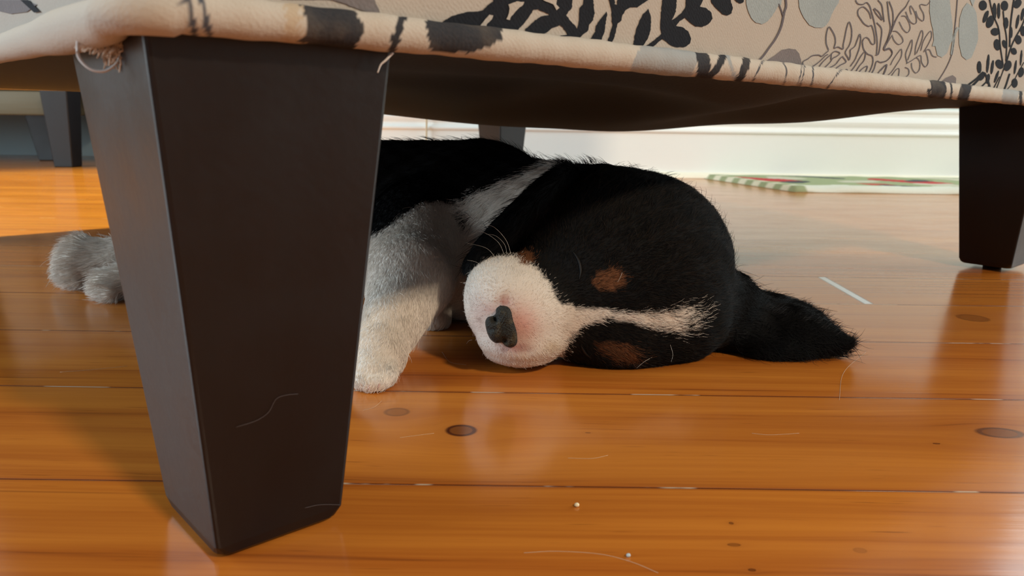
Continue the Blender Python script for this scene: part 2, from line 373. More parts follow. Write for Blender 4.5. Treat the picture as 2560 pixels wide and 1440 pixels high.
for b_ in ([(335, 150), (345, 180), (325, 280), (310, 410), (270, 500), (225, 620), (85, 620), (130, 490), (190, 400), (200, 330), (250, 250), (300, 190)],
           [(325, -160), (380, 60), (400, 150), (400, 250), (410, 320), (380, 440), (350, 520), (315, 620), (350, 620), (400, 540), (440, 470), (460, 370), (480, 300), (520, 270), (540, 190), (580, 130), (640, 90), (730, 95), (790, 50), (870, 0), (880, -160), (485, -160), (470, 60), (440, 50), (440, -160)],
           [(870, 110), (890, 180), (905, 260), (900, 380), (870, 480), (800, 590), (760, 690), (640, 690), (680, 570), (700, 430), (730, 340), (760, 260), (800, 180)],
           [(1060, -160), (1045, 60), (1030, 200), (1025, 350), (1040, 430), (960, 500), (850, 580), (770, 640), (880, 700), (990, 690), (850, 650), (950, 580), (1050, 500), (1090, 520), (1150, 580), (1250, 605), (1340, 600), (1400, 560), (1415, 490), (1380, 400), (1310, 350), (1220, 330), (1270, 270), (1340, 230), (1400, 290), (1480, 340), (1560, 345), (1650, 300), (1695, 240), (1680, 170), (1620, 110), (1530, 80), (1560, 30), (1600, -160), (1345, -160), (1350, 80), (1300, 160), (1200, 240), (1170, 260), (1215, 170), (1230, 60), (1225, -160)],
           [(1640, -160), (1680, 40), (1740, 110), (1800, 170), (1880, 200), (1930, 170), (1950, 100), (1930, 30), (1900, -160)],
           [(1970, 0), (2040, 50), (2090, 30), (2085, -160), (1970, -160)]):
    shape(*A3, b_, 1)
shape(*A4, [(85, -200), (95, 80), (130, 200), (180, 300), (240, 360), (340, 385), (420, 350), (500, 270), (540, 200), (600, 100), (650, 80), (680, -200)], 2, amp=.5)
shape(*A4, [(915, -200), (940, 120), (980, 220), (1030, 310), (1100, 400), (1190, 440), (1300, 445), (1370, 410), (1420, 330), (1460, 230), (1510, 130), (1570, 50), (1620, -200)], 2, amp=.5)
shape(*A4, [(330, 1040), (450, 950), (560, 880), (660, 800), (780, 775), (880, 790), (940, 860), (965, 950), (990, 1060), (960, 1180), (400, 1100)], 4, amp=.5)
def strokes(x0, s, L, wpx, mi=3):
    for pts in L: stroke(crop(x0, s, pts), wpx, mi, n=len(pts)*4)
strokes(*A4, [[(720, -60), (730, 100), (700, 200), (650, 430), (560, 620), (460, 760), (350, 910), (240, 1010)]], 5)
strokes(*A4, [[(610, 60), (650, 160), (680, 260)]], 3)
strokes(*A4, [
 [(1410, 800), (1375, 700), (1370, 600), (1385, 500), (1415, 430), (1460, 480), (1510, 580), (1520, 680), (1500, 770), (1560, 750), (1640, 785), (1645, 720), (1670, 600), (1700, 450), (1740, 350), (1780, 470), (1775, 620), (1740, 730), (1700, 790), (1680, 850), (1720, 920), (1740, 960), (1760, 880), (1760, 800), (1830, 740), (1870, 640), (1910, 545), (1925, 640), (1900, 780), (1860, 890), (1830, 960), (1760, 1060)],
 [(1410, 810), (1350, 860), (1300, 900), (1250, 880), (1150, 890), (1080, 940), (1000, 990), (1020, 1070), (1100, 1080), (1190, 1040), (1280, 970), (1360, 890), (1400, 870)],
 [(1450, 950), (1460, 860), (1520, 820), (1590, 850), (1540, 900), (1480, 930), (1430, 1000), (1350, 1080), (1320, 1130)],
 [(1640, 900), (1600, 930), (1520, 1030), (1430, 1080), (1340, 1130)], [(1640, 910), (1690, 990), (1600, 1040), (1480, 1130)], [(1240, 1100), (1300, 1010), (1380, 930), (1450, 870)],
 [(1560, 1170), (1640, 1150), (1700, 1110), (1720, 1180)], [(1840, 0), (1880, 60), (1960, 70), (2020, 40), (2070, 100), (2100, 200), (2140, 350), (2170, 500), (2190, 680), (2180, 870)],
 [(2090, 300), (2060, 200), (1970, 110), (1890, 150), (1880, 230), (1920, 300), (1980, 380), (2050, 420), (2100, 410), (2140, 540), (2150, 690), (2100, 700), (2050, 620), (2000, 600), (1955, 660), (1970, 780), (2030, 860), (2110, 900), (2120, 1000), (2080, 1120), (2020, 1210)],
 [(2140, 130), (2220, 200), (2270, 320), (2180, 230), (2130, 140)], [(2180, 360), (2260, 470), (2240, 700), (2210, 860), (2160, 880)], [(2200, 0), (2260, 80), (2280, 200), (2300, 350)],
 [(2350, 20), (2380, 300), (2400, 460), (2340, 680)], [(2380, 20), (2440, 200), (2430, 450), (2350, 640), (2290, 790), (2380, 770), (2430, 850), (2350, 960), (2250, 1000), (2180, 980), (2140, 1100), (2090, 1190)],
 [(1740, 1170), (1830, 1060), (1940, 880), (2000, 830), (1980, 960), (1900, 1060), (1820, 1190)], [(1860, 1190), (1960, 1090), (2030, 1060), (2000, 1150), (1930, 1210)],
 [(2160, 1230), (2250, 1110), (2340, 1030), (2320, 1130), (2260, 1250)]], 2.4)
strokes(*A5, [
 [(150, 440), (240, 230), (340, 110), (400, 0)], [(80, 600), (150, 440)], [(160, 370), (260, 190), (360, 80)],
 [(290, 220), (350, 230), (400, 320), (410, 400), (370, 450), (310, 400), (260, 300)], [(350, 160), (400, 280), (460, 330), (500, 300), (480, 180), (420, 80), (410, 130), (430, 200)],
 [(490, 150), (520, 240), (590, 290), (600, 200), (550, 100), (560, 60), (640, 70), (690, 20)], [(170, 430), (230, 440), (300, 520), (310, 580), (250, 615), (190, 560), (160, 480)],
 [(480, 760), (490, 650), (530, 520), (570, 420), (590, 480), (560, 600), (500, 740)], [(560, 700), (600, 560), (690, 430), (710, 500), (670, 600), (600, 720)],
 [(370, 870), (350, 750), (400, 620), (435, 550), (440, 620), (420, 720), (380, 830)], [(140, 900), (180, 820), (250, 720), (290, 680), (290, 780), (220, 900), (150, 1000), (80, 1060)],
 [(360, 880), (430, 840), (500, 800), (545, 860), (540, 960), (490, 1010), (440, 950), (430, 870)], [(500, 790), (560, 770), (570, 860), (620, 925), (660, 870), (650, 780), (630, 700), (680, 690), (720, 770), (780, 790)],
 [(340, 930), (390, 960), (390, 1030), (330, 1080)], [(0, 980), (80, 900), (60, 980), (20, 1070)], [(130, 1080), (220, 960), (260, 960), (250, 1060)], [(0, 860), (90, 840), (160, 750), (130, 680), (50, 690), (150, 500)]], 1.9)
shape(*A5, [(690, -200), (680, 150), (700, 300), (730, 420), (740, 560), (715, 640), (760, 640), (790, 770), (850, 795), (920, 740), (960, 620), (1000, 560), (1000, 350), (975, 150), (940, -200)], 2, amp=.3)
shape(*A5, [(1200, 40), (1290, 100), (1330, 180), (1350, 400), (1355, 540), (1310, 680), (1260, 800), (1190, 830), (1130, 780), (1090, 620), (1085, 450), (1100, 250), (1140, 120)], 2, amp=.3)
shape(*A5, [(1220, -60), (1280, 95), (1330, -60)], 2, amp=.3)
shape(*A5, [(800, 1170), (900, 1080), (1000, 1040), (1050, 1080), (1040, 1220), (850, 1220)], 4, amp=.3)
strokes(*A5, [[(1070, -60), (1050, 200), (1030, 400), (1010, 620), (980, 780), (900, 960), (780, 1150)]], 2.2)
strokes(*A5, [[(1075, 380), (1030, 470), (1005, 620), (985, 760)]], 6, 2)
for pts, wd in (([(1700, 980), (1740, 880), (1800, 680), (1860, 540), (1960, 360), (2000, 250)], 18), ([(1700, 900), (1660, 640), (1640, 400), (1560, 200), (1500, -60)], 16), ([(1740, 850), (1750, 560), (1720, 350), (1700, 150)], 16),
                ([(1790, 650), (1800, 380), (1830, 120), (1860, -60)], 20), ([(1600, 1250), (1700, 980)], 12), ([(1140, 1230), (1330, 1090), (1430, 1000), (1500, 1150), (1520, 1260)], 26), ([(1230, 1230), (1400, 1060)], 30),
                ([(1380, 1220), (1480, 1120)], 20), ([(1430, 1260), (1500, 1190)], 14), ([(1550, 1260), (1650, 1060)], 14), ([(1690, 1300), (1740, 1180), (1790, 1020)], 22), ([(1700, 1300), (1830, 1150), (1910, 1000), (1990, 860)], 10)):
    stroke(crop(2200, 5.539, pts), wd/5.539, 1, n=12)
for e_ in ((1420, 75, 55, 70, 0), (1460, 230, 30, 90, 20), (1520, 300, 50, 90, 20), (1580, 160, 28, 120, 0), (1640, 150, 22, 110, 0), (1720, 80, 50, 70, 0), (1900, 50, 50, 70, 30), (1590, 440, 60, 55, 0), (1620, 620, 48, 80, -10),
           (1720, 610, 30, 60, -15), (1740, 320, 35, 80, 0), (1810, 450, 22, 80, 0), (1910, 550, 45, 65, -10), (1850, 710, 40, 50, -20), (1650, 890, 50, 70, -30), (1765, 910, 50, 75, 20), (1980, 430, 40, 70, 0), (1900, 300, 20, 100, 10),
           (1970, 200, 22, 90, 10), (1370, 930, 32, 85, 0), (1490, 880, 20, 130, 5), (1550, 930, 20, 100, 8), (1610, 1060, 18, 90, 20), (1860, 1150, 42, 65, 0), (1870, 930, 16, 100, 8), (1950, 800, 14, 110, 5), (1950, 1000, 40, 70, 10), (1400, 1060, 40, 60, 30), (1490, 1090, 26, 70, 10)):
    ell(*e_, 2200, 5.539, 1, .0003, .3)
# grey patch beside the near corner and stray motifs on the parts of the frame above the picture
poly(jag([(700, -60), (860, -60), (935, 0), (950, 35), (915, 30), (850, 6), (760, -20)], 1, 5), 4, .0004)
rm = random.Random(3)
for k_ in range(26):
    s_ = rm.uniform(.05, LU-.05); z_ = rm.uniform(.27, .33); h_ = rm.uniform(.008, .016); w_ = h_*rm.uniform(.4, .8); a_ = rm.uniform(-.5, .5)
    for fn in range(4):
        if fn == 0 and z_ < .285: continue
        vs = []
        for q_ in range(14):
            th = 2*math.pi*q_/14; x = s_+w_*math.cos(th)*math.cos(a_)-h_*math.sin(th)*math.sin(a_); z = (z_ if fn == 0 else rm.choice([z_]))+w_*math.cos(th)*math.sin(a_)+h_*math.sin(th)*math.cos(a_)
            if fn: z -= .07*(k_ % 2)
            vs.append(panel_bm.verts.new([(x, -.0004, z), (LU+.0004, x, z), (x, LV+.0004, z), (-.0004, x, z)][fn]))
        panel_bm.faces.new(vs).material_index = (1, 2, 4)[(k_+fn) % 3]
poly([(0, 0), (60, 0), (95, 12), (70, 30), (30, 35), (0, 28)], 4, .0004, to_front, .15)
poly([(55, 0), (75, 0), (105, 30), (90, 32)], 1, .0006, to_front, .15)
# the woven pattern runs on up the cloth: mirrored repeat above
zc0, zc1 = to_side(700, -31, 0), to_side(2500, -31, 0)
def zcut(s): return zc0[2]+(zc1[2]-zc0[2])*(s-zc0[0])/(zc1[0]-zc0[0])
for f in [f for f in panel_bm.faces if f.material_index and all(-.003 < v.co.y < -.0001 and v.co.z < zcut(v.co.x)+.004 and v.co.x > .03 for v in f.verts)]:
    vs = [panel_bm.verts.new((v.co.x, v.co.y, min(2*zcut(v.co.x)-v.co.z, .344))) for v in f.verts]
    panel_bm.faces.new(vs).material_index = f.material_index
seat_frame = bpy.data.meshes.new('seat_frame'); panel_bm.to_mesh(seat_frame); panel_bm.free()
sf = link('seat_frame', seat_frame, FAB, chair, False)
# top deck closing the frame
bm = bmesh.new(); box(bm, (.001, .001, .33), (LU-.001, LV-.001, .3445)); obj('seat_deck', bm, M_cream, chair, False)

# piping round the bottom edge, coloured along its length like the woven cloth it is cut from
def piping():
    r = .0056; n = 28; pts = []
    def add(a, b, z0, z1, m_): 
        for i in range(m_):
            f_ = i/m_; pts.append((a[0]*(1-f_)+b[0]*f_, a[1]*(1-f_)+b[1]*f_, z0*(1-f_)+z1*f_))
    cr = .012; off = .0015
    def arc(cx, cy, a0, z):
        for k_ in range(10): a = math.radians(a0+k_*9); pts.append((cx+(cr+off)*math.cos(a), cy+(cr+off)*math.sin(a), z))
    add((LU-cr, -off), (cr, -off), zwelt(LU), zwelt(0), 900) if False else None
    s0 = len(pts)
    add((cr, -off), (LU-cr, -off), zwelt(0), zwelt(LU), 1000); arc(LU-cr, cr, -90, zwelt(LU))
    add((LU+off, cr), (LU+off, LV-cr), zwelt(LU), .172, 90); arc(LU-cr, LV-cr, 0, .172)
    add((LU-cr, LV+off), (cr, LV+off), .172, .172, 90); arc(cr, LV-cr, 90, .172)
    add((-off, LV-cr), (-off, cr), .172, .1725, 260); arc(cr, cr, 180, .1735)
    P = np.array(pts); m_ = len(P); rng = np.random.RandomState(2)
    # slight waviness; a plump crumpled stretch near the front corner
    frontmask = (np.abs(P[:, 0]+off) < 1e-6)
    T = np.roll(P, -1, 0)-np.roll(P, 1, 0); T /= np.linalg.norm(T, axis=1)[:, None]
    Z = np.array([0, 0, 1.0]); Sd = np.cross(T, Z)
    V = np.zeros((m_, n, 3)); col = np.zeros((m_, n, 4)); col[..., 3] = 1
    cream = np.array([.46, .405, .345]); blk = np.array([.022, .024, .030]); gry = np.array([.30, .31, .31]); tan = np.array([.40, .25, .10])
    W = P@np.array([[U[0], U[1], 0], [Vv[0], Vv[1], 0], [0, 0, 1]])+O0
    for i in range(m_):
        y_front = P[i, 1] if frontmask[i] else 9
        rr = r*(1+.03*math.sin(i*.11)+.02*math.sin(i*.37))
        if frontmask[i] and y_front < .16: rr *= 1+.25*math.exp(-((y_front-.05)/.035)**2)+.03*math.sin(y_front*120)
        for k_ in range(n):
            a = 2*math.pi*k_/n
            V[i, k_] = P[i]+Sd[i]*(rr*math.cos(a))+Z*(rr*math.sin(a))
    Wv = V.reshape(-1, 3)@np.array([[U[0], U[1], 0], [Vv[0], Vv[1], 0], [0, 0, 1]])+O0
    px = proj(Wv).reshape(m_, n, 2)[..., 0]; py = proj(Wv).reshape(m_, n, 2)[..., 1]
    yy = (py-proj(W)[:, 1][:, None])/np.maximum(1, (FPX*r/((W-EYE)@_f)))[:, None]      # -1 top .. 1 bottom of the roll
    base = np.broadcast_to(cream, (m_, n, 3)).copy()
    side = (P[:, 1] < -off+1e-6)[:, None] & np.ones((1, n), bool); front = frontmask[:, None] & np.ones((1, n), bool)
    jit = rng.uniform(-4, 4, (m_, n))
    def band(lo, hi, c, where, slant=0.0, curve=0.0, j=1.0):
        m2 = where & (px+jit*j+slant*yy+curve*yy*yy > lo) & (px+jit*j+slant*yy+curve*yy*yy < hi); base[m2] = c
    band(770, 912, blk, side | True & (P[:, 1] < .02)[:, None], 0, 28); band(984, 1004, blk, side, 14, 0, .6)
    m2 = side & (px > 1070+6*yy+jit) & (px < 1255-75*np.clip(yy+.3, 0, 2)**1.3+jit) & (yy < .78); base[m2] = blk
    band(1588, 1742, gry, side, 14, 0, .4); band(1744, 1776, blk, side, 0, 8, .4); band(1786, 1806, blk, side, 18, 6, .4); band(1824, 1834, gry, side, -10, 0, .4); band(1852, 1872, blk, side, 10, 6, .4)
    band(1893, 1897, blk*2.5, side, 14, 0, .2); band(1964, 1968, blk*2.5, side, 0, 8, .2); band(2000, 2003, blk*2.5, side, 6, 3, .2); band(2007, 2010, blk*2.5, side, 6, 3, .2); band(2031, 2035, blk*2.5, side, 2, 4, .2); band(2084, 2088, blk*2.5, side, 18, 0, .2)
    band(2328, 2366, blk, side, 0, 4, .2); band(2318, 2326, blk, side & (yy > .1), 0, 0, .2); band(2377, 2382, blk, side, 0, 4, .2); band(2398, 2426, blk, side, 6, 0, .2); band(2506, 2545, gry, side, 2, 0, .3); band(2547, 2556, blk, side, 0, 0, .3)
    band(468, 484, blk*3, np.ones((m_, n), bool) & (P[:, 1] < .03)[:, None] & (P[:, 0] < .05)[:, None], -10, 0, .8); band(506, 520, blk*3, np.ones((m_, n), bool) & (P[:, 1] < .03)[:, None] & (P[:, 0] < .05)[:, None], -10, 0, .8)
    band(712, 752, cream*.6+tan*.4, side, 0, 0, 3)
    col[..., :3] = base
    V = V.reshape(-1, 3); F = [(i*n+k_, i*n+(k_+1) % n, ((i+1) % m_)*n+(k_+1) % n, ((i+1) % m_)*n+k_) for i in range(m_) for k_ in range(n)]
    me = bpy.data.meshes.new('piping'); me.from_pydata(V.tolist(), [], F)
    at_ = me.color_attributes.new('tint', 'FLOAT_COLOR', 'POINT'); at_.data.foreach_set('color', col.reshape(-1).astype(np.float32))
    m = new_mat('piping_weave', rough=.95, spec=.12); t = NT(m); co = t.coords()
    a = t.node('ShaderNodeAttribute', attribute_name='tint').outputs['Color']; nz = t.noise(co, 900, 1); n2 = t.noise(co, 60, 3)
    t.out('Base Color', t.mix(t.math('MULTIPLY', t.ss(n2, .45, .75), .12), t.mix(t.math('MULTIPLY', nz, .10), a, (.25, .2, .16)), (.45, .35, .25)))
    wv = t.node('ShaderNodeTexWave', {'Vector': co, 'Scale': 260.0, 'Distortion': 2.0, 'Detail': 1.0}, bands_direction='DIAGONAL').outputs[1]
    t.bump(t.math('ADD', t.math('MULTIPLY', wv, .15), nz), .35, .0005)
    bpy_o = link('piping', me, m, chair); bpy_o['label'] = 'thick fabric-covered piping with black and grey bands'
piping()

# dust cover under the frame: sagging black cloth
def dust():
    n = 90; V = []; g = []
    for j in range(n+1):
        for i in range(n+1):
            x = .004+(LU-.008)*i/n; y = .004+(LV-.008)*j/n
            z = .1715-.005*x/LU
            P = O0+U*x+Vv*y
            e = max(0, min(1, min(i, n-i, j, n-j)/9)); e = e*e*(3-2*e)
            s_ = .0300*math.exp(-(((P[0]-.10)/.26)**2+((P[1]-.93)/.24)**2))+.010*math.exp(-(((P[0]+.15)/.3)**2+((P[1]-.95)/.3)**2))
            s_ += .005*math.exp(-(((P[0]-.30)/.12)**2+((P[1]-.85)/.12)**2))
            w_ = .0085*math.sin(34*(P[0]*.85-P[1]*.35)+2.5*math.sin(P[1]*9))*math.exp(-(((P[0]-.16)/.2)**2+((P[1]-.62)/.22)**2))
            V.append((x, y, z-(s_+w_+.002)*e))
    F = [(j*(n+1)+i, (j+1)*(n+1)+i, (j+1)*(n+1)+i+1, j*(n+1)+i+1) for j in range(n) for i in range(n)]
    me = bpy.data.meshes.new('dust_cover'); me.from_pydata(V, [], F)
    m = new_mat('black_dust_cloth', (.013, .012, .0125), .7, .3); t = NT(m); t.bump(t.noise(t.coords(), 500, 2), .35, .0008)
    o = link('dust_cover', me, m, chair); s = o.modifiers.new('thick', 'SOLIDIFY'); s.thickness = .0008; s.offset = 1
    o['label'] = 'black sagging dust cover cloth'
dust()
# lint, threads and fuzz hanging from the near corner
M_lint = new_mat('pale_lint', (.62, .60, .58), .9, .1)
def wthread(pts, r, name='thread', m=M_lint, n=26):
    bm = bmesh.new(); P = [Vector(loc(p)) for p in spline(pts, n)]; tube(bm, P, lambda f: r*(1-.55*f), 6); return obj(name, bm, m, chair)
wthread([at(196, 95, .232), at(196, 140, .231), at(225, 172, .230), at(262, 178, .230), at(290, 160, .231), at(298, 142, .232)], .00055)
wthread([at(982, 132, .262), at(965, 150, .261), at(952, 162, .2605), at(944, 182, .260)], .00045)
wthread([at(340, 150, .232), at(356, 168, .231), at(358, 186, .231)], .0006)
bm = bmesh.new(); rr = random.Random(5)
for k_ in range(260):
    f_ = rr.random(); a = at(215+165*f_, 78+rr.uniform(0, 22)*(1-abs(f_-.45)), .236+rr.uniform(-.003, .004))
    dn = rr.uniform(.003, .0105)*(1-abs(f_-.42)*1.5 if f_ < 1 else 1); dn = max(.0015, dn)
    b_ = a+np.array([rr.uniform(-.003, .003), rr.uniform(-.002, .002), -dn*.6]); c_ = b_+np.array([rr.uniform(-.003, .003), rr.uniform(-.002, .002), -dn*.4])
    tube(bm, [Vector(loc(p)) for p in (a, b_, c_)], .00022, 4)
fz = obj('fuzz', bm, new_mat('tan_fuzz', (.60, .50, .40), .9, .1), chair); fz['kind'] = 'stuff'; fz['label'] = 'tan frayed fuzz at the near corner'

# ------------------------------------------------------------------ dark-legged sideboard at the far left
sb = bpy.data.objects.new('sideboard', None); C.objects.link(sb); sb.location = (-1.75, 2.16, 0)
tag(sb, 'low sideboard on tapered dark legs in the far left background', 'sideboard')
M_rail = new_mat('olive_wood', (.13, .115, .07), .55); t = NT(M_rail); t.bump(t.noise(t.scaled(t.coords(), (3, 40, 40)), 3, 3), .3, .002)
bm = bmesh.new(); box(bm, (-.62, -.16, .124), (.600, .20, .184), None, .004); obj('rail', bm, M_rail, sb)
bm = bmesh.new(); box(bm, (-.63, -.17, .186), (.672, .21, .50), None, .006); obj('cabinet_body', bm, new_mat('brown_cabinet_wood', (.22, .11, .04), .5), sb)
for k_ in (-.62, -.04): 
    bm = bmesh.new(); box(bm, (k_+.01, -.182, .20), (k_+.56, -.170, .48), None, .003); d_ = obj('door', bm, new_mat('cabinet_door_wood', (.25, .13, .05), .45), sb)
    bm = bmesh.new(); bmesh.ops.create_uvsphere(bm, u_segments=16, v_segments=10, radius=.012, matrix=Matrix.Translation((k_+(.5 if k_ < -.3 else .07), -.195, .36))); obj('knob', bm, M_glide, d_)
def sleg(x, y, wt, wb, h):
    bm = bmesh.new(); vs = []
    for z, s in ((0, wb), (h, wt)): vs.append([bm.verts.new((x+a*s/2, y+b_*s/2, z)) for a, b_ in ((-1, -1), (1, -1), (1, 1), (-1, 1))])
    for i in range(4): bm.faces.new((vs[0][i], vs[0][(i+1) % 4], vs[1][(i+1) % 4], vs[1][i]))
    bm.faces.new(vs[0][::-1]); bm.faces.new(vs[1]); bmesh.ops.bevel(bm, geom=bm.edges[:], offset=.002, segments=1, affect='EDGES')
    obj('leg', bm, M_leg, sb, False)
sleg(.47, .05, .09, .058, .124); sleg(.640, -.19, .066, .046, .187); sleg(-.58, -.12, .09, .05, .124); sleg(-.58, .16, .09, .05, .124)

# ------------------------------------------------------------------ small things on the floor
M_hair = new_mat('shed_hair', (.62, .46, .30), .5, .4)
def fhair(pts, label, r=.00007):
    P = [atz(x, y, r+.0001) for x, y in pts]; bm = bmesh.new(); tube(bm, [Vector(p) for p in spline(P, 16)], r, 5)
    tag(obj('shed_hair', bm, M_hair), label, 'hair', 'shed hairs on the floor')
for pts, lab in (([(908, 1026), (935, 1018), (955, 1002)], 'fine pale hair on the boards just below the foreleg paw'),
                 ([(1000, 1094), (1030, 1090), (1085, 1083)], 'thin pale hair left of the round dark knot'),
                 ([(1880, 1083), (1925, 1087), (1998, 1083)], 'thin pale hair lying in the middle of the board at centre right'),
                 ([(1310, 1382), (1390, 1378), (1500, 1385), (1580, 1405), (1645, 1432)], 'long pale curved hair near the bottom edge of the picture'),
                 ([(1105, 880), (1125, 905), (1165, 912)], 'short curled pale hair in front of the chest'),
                 ([(150, 930), (220, 925), (318, 915)], 'pale hair on the floor left of the near chair leg'),
                 ([(2165, 880), (2110, 930), (2098, 1000)], 'fine dark-edged hair under the tip of the outstretched ear'),
                 ([(1420, 1145), (1480, 1146), (1520, 1138)], 'faint pale hair on the board below the round dark knot')):
    fhair(pts, lab)
def crumb(px, py, r, m, lab, sh=(1, 1, .9)):
    bm = bmesh.new(); bmesh.ops.create_icosphere(bm, subdivisions=3, radius=r); rr = random.Random(px)
    for v in bm.verts: v.co = Vector((v.co.x*sh[0], v.co.y*sh[1], v.co.z*sh[2]))*(1+rr.uniform(-.06, .06))
    p = atz(px, py, r*.85); bmesh.ops.translate(bm, vec=Vector(p), verts=bm.verts[:]); tag(obj('crumb', bm, m), lab, 'crumb')
crumb(1442, 1262, .00095, new_mat('cream_crumb', (.80, .66, .42), .7), 'tiny cream crumb on the front floorboards', (1, 1, .85))
crumb(1571, 1388, .00075, new_mat('grey_speck', (.45, .50, .52), .5), 'tiny grey speck on the floor near the bottom edge')

# ------------------------------------------------------------------ puppy
def sd_ell(P, c, r, R=None):
    q = P-c
    if R is not None: q = q@R
    r = np.array(r); k0 = np.linalg.norm(q/r, axis=-1)+1e-9; k1 = np.linalg.norm(q/(r*r), axis=-1)+1e-9
    return k0*(k0-1)/k1
def sd_cap(P, a, b, ra, rb):
    ba = b-a; h = np.clip(((P-a)@ba)/(ba@ba), 0, 1); return np.linalg.norm(P-a-h[..., None]*ba, axis=-1)-(ra+(rb-ra)*h)
def frame(x, y):                                         # local axes: x along x, y towards y
    x = x/np.linalg.norm(x); y = y-x*(x@y); y /= np.linalg.norm(y); return np.stack([x, y, np.cross(x, y)], 1)
SK = at(1602, 672, .497)
def ell_at(px, py, Y, r, R=None): c = at(px, py, Y); return lambda P: sd_ell(P, c, r, R)
def cap(a, b, ra, rb): A, B = at(*a), at(*b); return lambda P: sd_cap(P, A, B, ra, rb)
pa, pb = at(1400, 455, .505), at(1205, 635, .462)        # upper ear: root to tip
R_ear1 = frame(pb-pa, np.array([.8, -.3, .9]))
ea = at(1810, 800, .500); eb = np.array([.2085, .488, .012])
R_ear2 = frame(eb-ea, np.array([-.1, .9, .35]))
PR = [  # (group, blend, sdf)
 ('head', .012, ell_at(1588, 668, .497, (.0605, .0600, .0600))),
 ('head', .015, ell_at(1480, 640, .490, (.050, .045, .048))),
 ('head', .012, ell_at(1650, 790, .482, (.042, .036, .030))),
 ('head', .012, ell_at(1540, 835, .468, (.034, .028, .0215))),
 ('muzzle', .016, cap((1345, 770, .455), (1500, 735, .475), .0265, .040)),
 ('muzzle', .010, ell_at(1290, 762, .452, (.0272, .034, .0275))),
 ('muzzle', .008, ell_at(1262, 716, .447, (.0215, .026, .0175))),
 ('muzzle', .007, ell_at(1305, 846, .447, (.0262, .024, .0130))),
 ('muzzle', .006, ell_at(1206, 752, .462, (.0105, .020, .0195))),
 ('muzzle', .004, ell_at(1300, 874, .452, (.0220, .022, .0078))),
 ('ear', .006, lambda P: sd_ell(P, (pa+pb)/2, (.048, .032, .0085), R_ear1)),
 ('ear', .008, lambda P: sd_ell(P, ea*.60+eb*.40+np.array([0, .004, 0]), (.040, .034, .0090), R_ear2)),
 ('ear', .014, lambda P: sd_cap(P, ea*.45+eb*.55, eb+np.array([-.004, -.010, -.003]), .0125, .0060)),
 ('ear', .012, cap((1800, 775, .505), (1880, 808, .510), .027, .018)),
 ('neck', .022, cap((1220, 560, .600), (1480, 600, .525), .053, .046)),
 ('torso', .022, cap((1190, 548, .625), (640, 520, .670), .0610, .056)),
 ('torso', .022, cap((1150, 600, .600), (1190, 650, .575), .055, .046)),
 ('rump', .02, ell_at(520, 530, .675, (.060, .055, .055))),
 ('arm', .016, cap((1050, 590, .565), (1020, 690, .505), .040, .0285)),
 ('arm', .010, cap((1028, 700, .500), (950, 880, .436), .0265, .0140)),
 ('paw', .008, cap((945, 890, .434), (932, 940, .4155), .0140, .0115)),
 ('arm', .008, cap((1040, 730, .560), (1085, 790, .535), .020, .012)),
 ('leg', .015, cap((470, 600, .66), (330, 650, .655), .030, .017)),
 ('paw', .008, cap((330, 650, .655), (205, 655, .652), .016, .0165)),
 ('paw', .006, cap((200, 630, .655), (185, 675, .645), .012, .012)),
 ('paw', .008, cap((400, 690, .62), (268, 712, .605), .014, .0105)),
 ('tail', .012, cap((430, 560, .70), (420, 640, .75), .022, .008)),
]
TOE = [((905, 952), .4065), ((926, 960), .4045), ((950, 956), .4055), ((970, 938), .4105)]
for (x, y), Y in TOE: PR.append(('paw', .003, cap((x+2, y-14, Y+.008), (x, y+2, Y), .0052, .0048)))
for (x, y), Y in (((258, 725), .597), ((272, 735), .594), ((172, 690), .640), ((190, 705), .637)): PR.append(('paw', .003, cap((x+10, y-14, Y+.006), (x, y, Y), .006, .005)))
GRP = ['head', 'muzzle', 'ear', 'neck', 'torso', 'rump', 'arm', 'paw', 'leg', 'tail']
def sdf(P, want=False):
    d = None; best = None; gid = None
    for g, k, f in PR:
        v = f(P)
        if d is None: d = v
        else:
            h = np.clip(.5+.5*(d-v)/k, 0, 1); d = v*h+d*(1-h)-k*h*(1-h)
        if want:
            if best is None: best = v.copy(); gid = np.full(v.shape, GRP.index(g))
            else: mm = v < best; best[mm] = v[mm]; gid[mm] = GRP.index(g)
    # creases of the mouth and beside the nose
    for a, b, r in (((1243, 768, .418), (1272, 742, .418), .0016), ((1296, 866, .418), (1318, 880, .422), .0014)):
        v = sd_cap(P, at(*a), at(*b), r, r); h = np.clip(.5-.5*(d+v)/.004, 0, 1); d = d*(1-h)-v*h+.004*h*(1-h)
    d = np.maximum(d, .0006-P[..., 2])
    return (d, gid) if want else d
